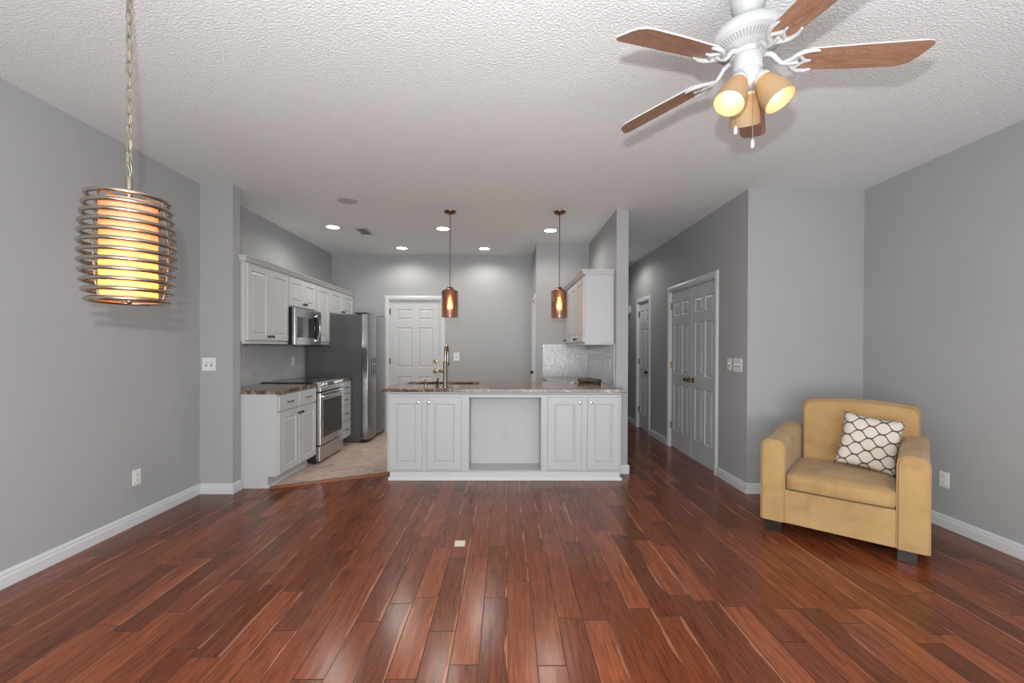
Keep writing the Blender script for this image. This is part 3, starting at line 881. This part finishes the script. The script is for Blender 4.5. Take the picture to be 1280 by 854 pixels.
# ------------------------------------------------------------------ outlets and switches
def plate(M, kind, label, w_=.072, h_=.115, name='light_switch', cat='light switch'):
    t = bpy.data.objects.new(name, None); C.objects.link(t); t.matrix_world = M
    tag(t, label, cat)
    MB().box(-w_ / 2, w_ / 2, -.006, -.0003, -h_ / 2, h_ / 2).build('cover_plate', M_NICHE if kind == 'painted' else M_PLATE, t, bevel=.003)
    if kind in ('outlet', 'painted'):
        for s_ in (-1, 1):
            r = MB().axis_lathe([(.0165, 0), (.0165, .003)], (0, -.006, s_ * .021), (0, -1, 0), 24).build('socket', M_NICHE if kind == 'painted' else M_PLATE, t)
            mb = MB()
            for dx in (-.006, .006): mb.box(dx - .001, dx + .001, -.0095, -.0088, s_ * .021 - .001, s_ * .021 + .008)
            mb.axis_lathe([(.0022, 0), (.0022, .0006)], (0, -.0089, s_ * .021 - .008), (0, -1, 0), 10)
            mb.build('slots', M_SLOT, r)
    elif kind == 'blank':
        MB().axis_lathe([(.012, 0), (.012, .006), (.008, .008)], (0, -.006, 0), (0, -1, 0), 20).build('connector', M_PLATE, t)
    else:
        n_ = kind
        for k in range(n_):
            cx_ = (k - (n_ - 1) / 2) * .046
            MB().box(cx_ - .006, cx_ + .006, -.0165, -.006, -.002, .016).build('toggle', M_PLATE, t, bevel=.002)
            MB().box(cx_ - .009, cx_ + .009, -.0068, -.0058, -.02, .02).build('toggle_slot', M_VENT, t)
    return t


plate(TR(-2.628, YP, 1.147), 2, 'double toggle light switch on the left stub wall', .118)
plate(TR(XL, 3.193, .344, PI / 2), 'outlet', 'white power outlet low on the left wall', name='power_outlet', cat='outlet')
plate(TR(XR, 3.132, .350, -PI / 2), 'outlet', 'white power outlet low on the right wall beside the armchair', name='power_outlet', cat='outlet')
plate(TR(XH, 4.168, 1.152, -PI / 2), 1, 'narrow single light switch beside the double closet doors', .072)
plate(TR(XH, 4.020, 1.148, -PI / 2), 2, 'wide double light switch nearest the corner of the hall wall', .150, .125)
plate(TR(-.772, YB, 1.155), 1, 'white light switch on the kitchen back wall right of the door', .088, .125)
plate(TR(-.012, PY0 + ND - .0085, .405), 'painted', 'white power outlet inside the open niche of the peninsula', name='power_outlet', cat='outlet')
plate(TR(XP0 - .010, 4.70, 1.13, -PI / 2), 'outlet', 'white power outlet on the right tile backsplash nearer the room', name='power_outlet', cat='outlet')
plate(TR(XP0 - .010, 4.87, 1.13, -PI / 2), 1, 'white switch on the right tile backsplash beside an outlet', .072)
plate(TR(XL + .010, 5.50, 1.12, PI / 2), 'outlet', 'white power outlet on the left tile backsplash near the refrigerator', name='power_outlet', cat='outlet')
t = thing('door_chime', 'round white chime on the hall wall beyond the far door', 'chime', (XH - .0005, 7.56, 1.86), -PI / 2)
MB().axis_lathe([(.085, 0), (.085, .03), (.07, .045)], (0, 0, .1), (0, -1, 0), 32).build('housing', M_WHITE, t, smooth=True)
MB().axis_lathe([(.05, .0455), (.05, .048), (.02, .05)], (0, 0, .1), (0, -1, 0), 24).build('grille', M_VENT, t)

# ------------------------------------------------------------------ ceiling fittings
POS = ['hall ceiling, hidden from the living room behind the partition', 'far left corner of the kitchen, nearest the vent', 'back row, left one, in front of the back door', 'middle row, beside the left pendant', 'back row, right one, before the bare back wall', 'right side, beside the right pendant']
for (x, y), ps in zip([HALL_CAN] + CAN_SPOTS, POS):
    t = thing('recessed_light', 'lit recessed ceiling light, ' + ps, 'ceiling light', (x, y, H), 0, 'recessed lights over the kitchen' if (x, y) != HALL_CAN else None)
    MB().lathe([(.092, -.0005), (.092, -.004), (.080, -.009), (.076, -.006), (.076, -.0005)]).build('trim_ring', M_WHITE, t, smooth=True)
    MB().lathe([(.0755, -.001), (.0755, -.0055), (.05, -.0065)]).build('lens', M_CAN, t)
    lamp('can_lamp', 'SPOT', (x, y, H - .02), CAN_POWER * (4.5 if (x, y) == HALL_CAN else 4), (1, .96, .91), .06, spot=math.radians(165))
t = thing('ceiling_speaker', 'round flat grey cover on the ceiling between lantern and vent', 'ceiling cover', (-1.556, 4.247, H))
MB().lathe([(.098, -.0005), (.098, -.006), (.088, -.010)]).build('rim', M_WHITE, t, smooth=True)
MB().lathe([(.086, -.0101), (.086, -.0115), (.02, -.012)]).build('grille', M_COVER, t)
t = thing('ceiling_vent', 'small rectangular slatted air vent on the kitchen ceiling', 'vent', (-1.768, 5.387, H))
mb = MB(); mb.box(-.075, .075, -.155, -.130, -.008, -.0005).box(-.075, .075, .130, .155, -.008, -.0005).box(-.075, -.055, -.13, .13, -.008, -.0005).box(.055, .075, -.13, .13, -.008, -.0005); mb.build('frame', M_WHITE, t)
MB().box(-.0545, .0545, -.1295, .1295, -.002, -.0005).build('backing', M_SLOT, t)
for k in range(9):
    M2 = TR(0, -.115 + k * .0288, -.006) @ Matrix.Rotation(.6, 4, 'X'); MB(M2).box(-.0545, .0545, -.009, .009, -.0008, .0008).build('slat', M_WHITE, t)

# ------------------------------------------------------------------ pendants
def pendant(x, y, label):
    t = thing('pendant_light', label, 'pendant lamp', (x, y, H))
    MB().lathe([(.064, -.0005), (.064, -.006), (.058, -.018), (.030, -.030), (.010, -.036)]).build('canopy', M_COPPER, t, smooth=True)
    MB().lathe([(.0042, -.034), (.0042, -.80)], seg=12).build('rod', M_COPPER, t)
    MB().lathe([(.010, -.795), (.030, -.800), (.034, -.815), (.050, -.822), (.060, -.830), (.060, -.834), (.02, -.836)]).build('cap', M_COPPER, t, smooth=True)
    mb = MB(); mb.lathe([(.052, -.8365), (.084, -.838), (.086, -.842), (.086, -1.118), (.0835, -1.118), (.0835, -.842), (.052, -.840)], seg=40, cap=False)
    mb.build('glass_shade', M_SMOKE, t, smooth=True)
    s = MB().lathe([(.018, -.837), (.018, -.880), (.013, -.884)]).build('socket', M_BRONZE, t, smooth=True)
    bl = MB().lathe([(.013, -.886), (.015, -.90), (.030, -.94), (.033, -.97), (.030, -1.0), (.014, -1.035), (.003, -1.042)], seg=24).build('bulb', mat_bulb_glass, t, smooth=True)
    mb = MB(); mb.tube([(.013 * math.cos(k * 1.3), .013 * math.sin(k * 1.3), -.905 - k * .0027) for k in range(44)], .0022, 6); mb.build('filament', M_FIL, bl)
    lamp('pendant_lamp', 'POINT', (x, y, H - .99), 3.0, (1, .66, .30), .03)


mat_bulb_glass, nt_, b_, o_ = new_mat('clear_bulb_glass')
g_ = NG(nt_); tt = g_.n('ShaderNodeBsdfTransparent'); tt.inputs[0].default_value = (1, .9, .72, 1)
mm = g_.n('ShaderNodeMixShader'); mm.inputs[0].default_value = .9
b_.inputs['Roughness'].default_value = .05; b_.inputs['Base Color'].default_value = (.8, .6, .4, 1)
g_.link(b_.outputs[0], mm.inputs[1]); g_.link(tt.outputs[0], mm.inputs[2]); g_.link(mm.outputs[0], o_.inputs[0])
pendant(-.597, 4.575, 'left smoked copper glass pendant hanging in front of the back door')
pendant(.558, 4.560, 'right smoked copper glass pendant hanging beside the white upper cabinet')

# ------------------------------------------------------------------ barrel lantern on a chain
LX, LY = -1.470, 1.70
t = thing('barrel_lantern', 'hanging drum lantern of stacked champagne metal rings around a glowing shade', 'lantern', (LX, LY, H))
ztop, zbot = 1.878 - H, 1.484 - H
hw_ = [480, 507, 524, 542, 551, 558, 557, 555, 544, 531, 510, 482]
for i, q in enumerate(hw_):
    R_ = q * .000664 * .5 * .77
    z_ = ztop + (zbot - ztop) * i / 11
    mb = MB(); mb.tube([(R_ * math.cos(2 * PI * k / 72), R_ * math.sin(2 * PI * k / 72), z_) for k in range(72)], .0082, 12, closed=True)
    mb.build('ring', M_CHAMP, t, smooth='full')
for a in (.35, .35 + 2 * PI / 3, .35 + 4 * PI / 3):
    mb = MB(); mb.tube([((q * .000255 - .016) * math.cos(a), (q * .000255 - .016) * math.sin(a), ztop + (zbot - ztop) * i / 11) for i, q in enumerate(hw_)], .0035, 8); mb.build('strut', M_CHAMP, t, smooth=True)
mb = MB()
for a in (.35, .35 + 2 * PI / 3, .35 + 4 * PI / 3): mb.tube([(0, 0, ztop + .004), (.118 * math.cos(a), .118 * math.sin(a), ztop + .001)], .004, 8)
mb.build('spider', M_CHAMP, t)
mb = MB(); mb.lathe([(.088, ztop - .012), (.088, zbot + .012), (.0868, zbot + .012), (.0868, ztop - .012)], seg=48, cap=False); mb.build('shade', M_SHADE, t, smooth=True)
for zd in (zbot + .014, ztop - .017): MB().lathe([(.0865, zd), (.0865, zd + .0025)], seg=48).build('end_disc', M_SHADE, t, smooth=True)  # lower disc diffuses; unseen upper disc added to keep glow off the ceiling
MB().lathe([(.003, zbot + .014), (.010, zbot + .010), (.012, zbot - .002), (.007, zbot - .010), (.002, zbot - .014)], seg=16).build('finial', M_CHAMP, t, smooth=True)
MB().lathe([(.0115, ztop - .002), (.0115, ztop + .085), (.008, ztop + .091)], seg=18).build('stem', M_CHAMP, t, smooth=True)
mb = MB(); zc = ztop + .088; k = 0
while zc < -.045:
    pts_ = []
    for j in range(16):
        a = 2 * PI * j / 16; dx = .0085 * math.cos(a); dz = .0235 * math.sin(a) + (.006 if math.sin(a) > 0 else -.006)
        pts_.append((dx, 0, zc + .026 + dz) if k % 2 else (dx * .35, dx * .94, zc + .026 + dz))
    mb.tube(pts_, .0023, 6, closed=True); zc += .0495; k += 1
mb.build('chain', M_CHAIN, t, smooth=True)
MB().tube([(.004 * math.sin(i * 1.7), .004 * math.cos(i * 1.7), ztop + .07 + (-.02 - ztop - .07) * i / 24) for i in range(25)], .0018, 6).build('cord', M_CHAIN, t)
MB().lathe([(.062, -.0005), (.062, -.012), (.03, -.026), (.008, -.03)]).build('canopy', M_CHAMP, t, smooth=True)
MB().lathe([(.016, ztop - .265), (.028, ztop - .295), (.03, ztop - .325), (.018, ztop - .355), (.004, ztop - .360)], seg=20).build('bulb', M_LBULB, t, smooth=True)


# ------------------------------------------------------------------ ceiling fan
FXc, FYc = .932, 1.672
t = thing('ceiling_fan', 'white ceiling fan with five wood-grain blades and three lit amber glass shades', 'ceiling fan', (FXc, FYc, H))
MB().lathe([(.060, -.0005), (.063, -.04), (.062, -.080), (.052, -.118), (.034, -.143), (.020, -.152), (.014, -.153)], seg=40).build('canopy', M_WHITE, t, smooth=True)
MB().lathe([(.0105, -.148), (.0105, -.175)], seg=16).build('downrod', M_WHITE, t, smooth=True)
hs = MB().lathe([(0.0167, -0.1650), (0.0279, -0.1726), (0.0698, -0.1793), (0.1070, -0.1935), (0.1283, -0.2182), (0.1321, -0.2391), (0.1302, -0.2505), (0.1190, -0.2581), (0.0884, -0.2752), (0.0698, -0.2828), (0.0577, -0.2847)], seg=64).build('motor_housing', M_WHITE, t, smooth=True)
mb = MB()
for k in range(60):
    a = 2 * PI * k / 60; ca, sa = math.cos(a), math.sin(a)
    def pt(r, tt_, z_): return (r * ca - tt_ * sa, r * sa + tt_ * ca, z_)
    lo = [pt(.1155, -.0024, -.2618), pt(.1155, .0024, -.2618), pt(.092, .0018, -.2748), pt(.092, -.0018, -.2748)]
    hi = [(p[0], p[1], p[2] + .003) for p in lo]
    mb.rings([lo, hi])
mb.build('vent_slots', M_VENT, hs)
MB().lathe([(0.0600, -0.2830), (0.0660, -0.2930), (0.0600, -0.3050), (0.0500, -0.3070)], seg=40).build('flywheel', M_WHITE, t, smooth=True)
ZB = 2.417 - H
for k in range(5):
    a = math.radians(-13.8 + 72 * k)
    root = Matrix.Rotation(a, 4, 'Z')
    # blade: x outward, +y = counter-clockwise side, pitched so that side hangs lower
    Mbl = root @ Matrix.Translation((0, 0, ZB)) @ Matrix.Rotation(math.radians(4.9), 4, 'Y') @ Matrix.Rotation(math.radians(-10.5), 4, 'X')
    poly = [(.215, -.030), (.222, -.042), (.240, -.050), (.40, -.055), (.585, -.058), (.602, -.054), (.610, -.042), (.609, -.030), (.592, .018), (.578, .040), (.555, .054), (.530, .058), (.40, .057), (.240, .050), (.222, .042), (.215, .030)]
    bl = bpy.data.objects.new('x', None); bpy.data.objects.remove(bl)
    mb = MB()
    poly = [(.178 + (x - .215) * 1.035, y * .96) for x, y in poly]
    n_ = len(poly)
    lo = [mb.v((x, y, 0)) for x, y in poly]; hi = [mb.v((x, y, .006)) for x, y in poly]
    mb.f(lo[::-1], 0); mb.f(hi, 1)
    for j in range(n_): mb.f([lo[j], lo[(j + 1) % n_], hi[(j + 1) % n_], hi[j]], 1)
    b3 = mb.build('blade', [M_BLADE, M_WHITE], t); b3.matrix_local = Mbl
    mb = MB()
    mb.tube([(.048, 0, -.296), (.070, 0, -.297), (.088, 0, -.306), (.102, 0, -.325), (.118, 0, -.341), (.140, 0, -.346), (.172, 0, -.347)], [.011, .011, .010, .009, .008, .008, .007], 10)
    br = mb.build('blade_arm', M_WHITE, t, smooth=True); br.matrix_local = root
    mb = MB(Mbl)
    for s_ in (-1, 1):
        mb.tube([(0.129, 0, -.006), (0.149, s_ * .012, -.006), (0.162, s_ * .030, -.006), (0.182, s_ * .043, -.006), (0.209, s_ * .047, -.005), (0.232, s_ * .042, -.004)], [.008, .009, .009, .0085, .0075, .004], 10)
        mb.tube([(0.160, s_ * .030, -.005), (0.176, s_ * .022, -.005), (0.186, s_ * .010, -.005), (0.200, 0, -.005)], [.007, .0065, .0065, .006], 8)
    mb.tube([(0.186, 0, -.005), (0.202, 0, -.005), (0.216, 0, -.004)], [.007, .006, .004], 8)
    fk = mb.build('blade_bracket', M_WHITE, br, smooth=True); fk.matrix_parent_inverse = root.inverted()
MB().lathe([(0.0500, -0.3000), (0.0520, -0.3072), (0.0520, -0.3513), (0.0500, -0.3603), (0.0450, -0.3621), (0.0470, -0.3693), (0.0470, -0.3950), (0.0360, -0.4150), (0.0180, -0.4240), (0.0040, -0.4258)], seg=40).build('light_kit', M_WHITE, t, smooth=True)
for ang in (-46, -152, 66):
    a = math.radians(ang); dr_ = Vector((math.cos(a), math.sin(a), 0))
    p0 = dr_ * .042 + Vector((0, 0, -.390)); ax = (dr_ * .50 + Vector((0, 0, -.87))).normalized()
    MB().axis_lathe([(.018, -.014), (.022, 0), (.030, .010), (.031, .022), (.026, .024)], p0, ax, 24).build('shade_fitter', M_WHITE, t, smooth=True)
    prof_s = [(.027, .020), (.033, .030), (.044, .062), (.053, .097), (.057, .128), (.0575, .142), (.0540, .142), (.0535, .128), (.050, .097), (.041, .062), (.030, .030)]
    MB().axis_lathe(prof_s, p0, ax, 40, cap=False).build('glass_shade', M_AMBER, t, smooth=True)
    MB().axis_lathe([(.012, .02), (.014, .036), (.025, .060), (.032, .090), (.028, .112), (.010, .124)], p0, ax, 24).build('bulb', M_BULB, t, smooth=True)
def pull(x, y, z0, z1, name='pull_chain'):
    o = MB().tube([(x, y, z0), (x, y, z1 + .03)], .0013, 6).build(name, M_CHAIN, t)
    MB().lathe([(.002, z1 + .032), (.0055, z1 + .026), (.006, z1 + .004), (.003, z1)], (x, y, 0), 12).build('pull_fob', M_PAPER, o, smooth=True)
pull(.002, -.034, -.415, 2.072 - H); pull(-.040, .01, -.385, 2.145 - H)

# ------------------------------------------------------------------ armchair
AX, AY = 1.841, 3.095
t = thing('armchair', 'tan microsuede armchair with dark block legs, set diagonally in the corner', 'armchair', (AX, AY, 0), math.radians(-41.5))
def arm(xo0, xi0, xo1, xi1, D=.80, zf=.655, zb=.705):
    """arm lofted from front (y=0) to back (y=D); returns rings"""
    rings = []
    for i in range(13):
        u = i / 12; y = D * u
        a = xo0 + (xo1 - xo0) * u; b2 = xi0 + (xi1 - xi0) * u
        lo, hi = min(a, b2), max(a, b2); top = zf + (zb - zf) * min(1, u * 1.3) - .012 * math.sin(u * PI)
        if i == 0: ins = .012
        elif i == 1: ins = .0; y = .014
        else: ins = 0
        if i in (0,): lo += ins; hi -= ins; top -= ins
        if i == 12: lo += .01; hi -= .01; top -= .012
        w_ = hi - lo; r = w_ * .46; pr = [(lo, .085), (lo - .003, .3)]
        pts_ = []
        pts_ += [(lo, .085), (lo, .30), (lo, top - r)]
        for k in range(1, 10):
            th_ = PI - PI * k / 10
            pts_.append(((lo + hi) / 2 + (w_ / 2) * math.copysign(abs(math.cos(th_)) ** .72, math.cos(th_)), top - r + r * abs(math.sin(th_)) ** .72))
        pts_ += [(hi, top - r), (hi, .30), (hi, .085)]
        rings.append([(x, y, z_) for x, z_ in pts_])
    return rings
for (a, b2, c, d_) in ((0, .143, .012, .172), (.877, .730, .925, .770)):
    rg = arm(a, b2, c, d_)
    ao = MB().rings(rg).build('arm', M_SUEDE, t, smooth=True)
    # piping around the front face
    MB().tube([(x, y - .001, z_) for x, y, z_ in rg[1]], .0042, 8).build('piping', M_PIPE, ao, smooth=True)
def soft(x0, x1, y0, y1, z0, z1, name, puff=.02, r=.03, nx=10, ny=10, nz=4, taper=0, par=None):
    """box with rounded edges and a gentle puff"""
    mb = MB(); bm = mb.bm
    bmesh.ops.create_cube(bm, size=1)
    bmesh.ops.subdivide_edges(bm, edges=bm.edges[:], cuts=9, use_grid_fill=True)
    W_, D_, H_ = x1 - x0, y1 - y0, z1 - z0
    for v in bm.verts:
        x, y, z = v.co
        p = Vector((x * W_, y * D_, z * H_)); hx, hy_, hz = W_ / 2, D_ / 2, H_ / 2
        c = Vector((max(-hx + r, min(hx - r, p.x)), max(-hy_ + r, min(hy_ - r, p.y)), max(-hz + r, min(hz - r, p.z))))
        dlt = p - c
        if dlt.length > 1e-6:
            nz_ = [abs(abs(x) - .5) < 1e-4, abs(abs(y) - .5) < 1e-4, abs(abs(z) - .5) < 1e-4]
            p = c + dlt.normalized() * r
        fx_, fy_, fz_ = 1 - (2 * x) ** 2, 1 - (2 * y) ** 2, 1 - (2 * z) ** 2
        if abs(z) > .499: p.z += math.copysign(puff * max(fx_, 0) ** .6 * max(fy_, 0) ** .6, z)
        if abs(y) > .499: p.y += math.copysign(puff * .5 * max(fx_, 0) ** .6 * max(fz_, 0) ** .6, y)
        v.co = p + Vector(((x0 + x1) / 2, (y0 + y1) / 2, (z0 + z1) / 2))
    return mb.build(name, M_SUEDE, par or t, smooth='full')
MB().box(.1435, .7295, .004, .78, .085, .318).build('seat_base', M_SUEDE, t, bevel=.008)
sc_ = soft(.150, .735, -.004, .66, .320, .438, 'seat_cushion', .016, .028)
# seam lines along the front of the cushion
for z_ in (.424, .336): MB().tube([(.165 + .55 * k / 12, -.005 - .006 * (1 - (2 * k / 12 - 1) ** 2), z_) for k in range(13)], .003, 6).build('piping', M_PIPE, sc_, smooth=True)
# backrest: rounded outline lofted front to back, leaning slightly
rg = []
def backline(x0, x1, zb_, zt, r, ins):
    pts_ = [(x0 + ins, zb_), (x0 + ins, zt - r)]
    for k in range(1, 7):
        th_ = PI / 2 * k / 6; pts_.append((x0 + ins + r - (r) * math.cos(th_), zt - ins - r + r * math.sin(th_)))
    for k in range(1, 8):
        u = k / 8; pts_.append((x0 + r + (x1 - x0 - 2 * r) * u, zt - ins + .020 * math.sin(PI * u)))
    for k in range(0, 6):
        th_ = PI / 2 * (1 - k / 6); pts_.append((x1 - ins - r + r * math.cos(th_), zt - ins - r + r * math.sin(th_)))
    pts_ += [(x1 - ins, zt - r), (x1 - ins, zb_)]
    return pts_
for y, ins in ((.600, .045), (.603, .016), (.622, .004), (.645, .0), (.80, .0), (.83, .01), (.842, .03)):
    rg.append([(x, y + (z_ - .4) * .05, z_) for x, z_ in backline(.172, .868, .10, .895, .055, ins)])
bk = MB().rings(rg).build('backrest', M_SUEDE, t, smooth=True)
MB().tube([(x, y, z_) for x, y, z_ in rg[3]][1:-1], .0042, 8).build('piping', M_PIPE, bk, smooth=True)
for x, y in ((.03, .035), (.735, .035), (.05, .68), (.80, .68)):
    MB().box(x, x + .095, y, y + .075, 0.0005, .084).build('leg', M_LEG, t, bevel=.003)
MB().box(.16, .72, .12, .76, .072, .084).build('underside', M_SLOT, t)

# throw pillow leaning into the right corner of the seat
mb = MB(); N = 22; hw2, hh2, T = .172, .195, .055
grid = {}
for sgn in (-1, 1):
    for i in range(N + 1):
        for j in range(N + 1):
            u, v_ = 2 * i / N - 1, 2 * j / N - 1
            if sgn == 1 and (i in (0, N) or j in (0, N)): grid[(1, i, j)] = grid[(-1, i, j)]; continue
            pin = 1 - .085 * (1 - v_ * v_) ; pin2 = 1 - .085 * (1 - u * u)
            th_ = T * (max(0, (1 - u ** 4)) * max(0, (1 - v_ ** 4))) ** .55
            grid[(sgn, i, j)] = mb.v((u * hw2 * pin, sgn * th_, v_ * hh2 * pin2))
    for i in range(N):
        for j in range(N):
            mb.f([grid[(sgn, i, j)], grid[(sgn, i + 1, j)], grid[(sgn, i + 1, j + 1)], grid[(sgn, i, j + 1)]])
pw = mb.build('throw_pillow', M_TREL, None, smooth='full')
tag(pw, 'cream throw pillow with charcoal trellis pattern leaning on the armchair seat', 'pillow')
pw.matrix_world = TR(AX, AY, 0, math.radians(-41.5)) @ Matrix.Translation((.590, .452, .640)) @ Matrix.Rotation(math.radians(-17), 4, 'X') @ Matrix.Rotation(math.radians(8), 4, 'Y')

# slip of paper on the floor
o = MB().box(-.034, .034, -.042, .042, 0, .0012).build('paper_slip', M_PAPER); o.location = (-.303, 2.872, .0005); o.rotation_euler = (0, 0, .05)
tag(o, 'small cream slip of paper lying on the wood floor', 'paper')
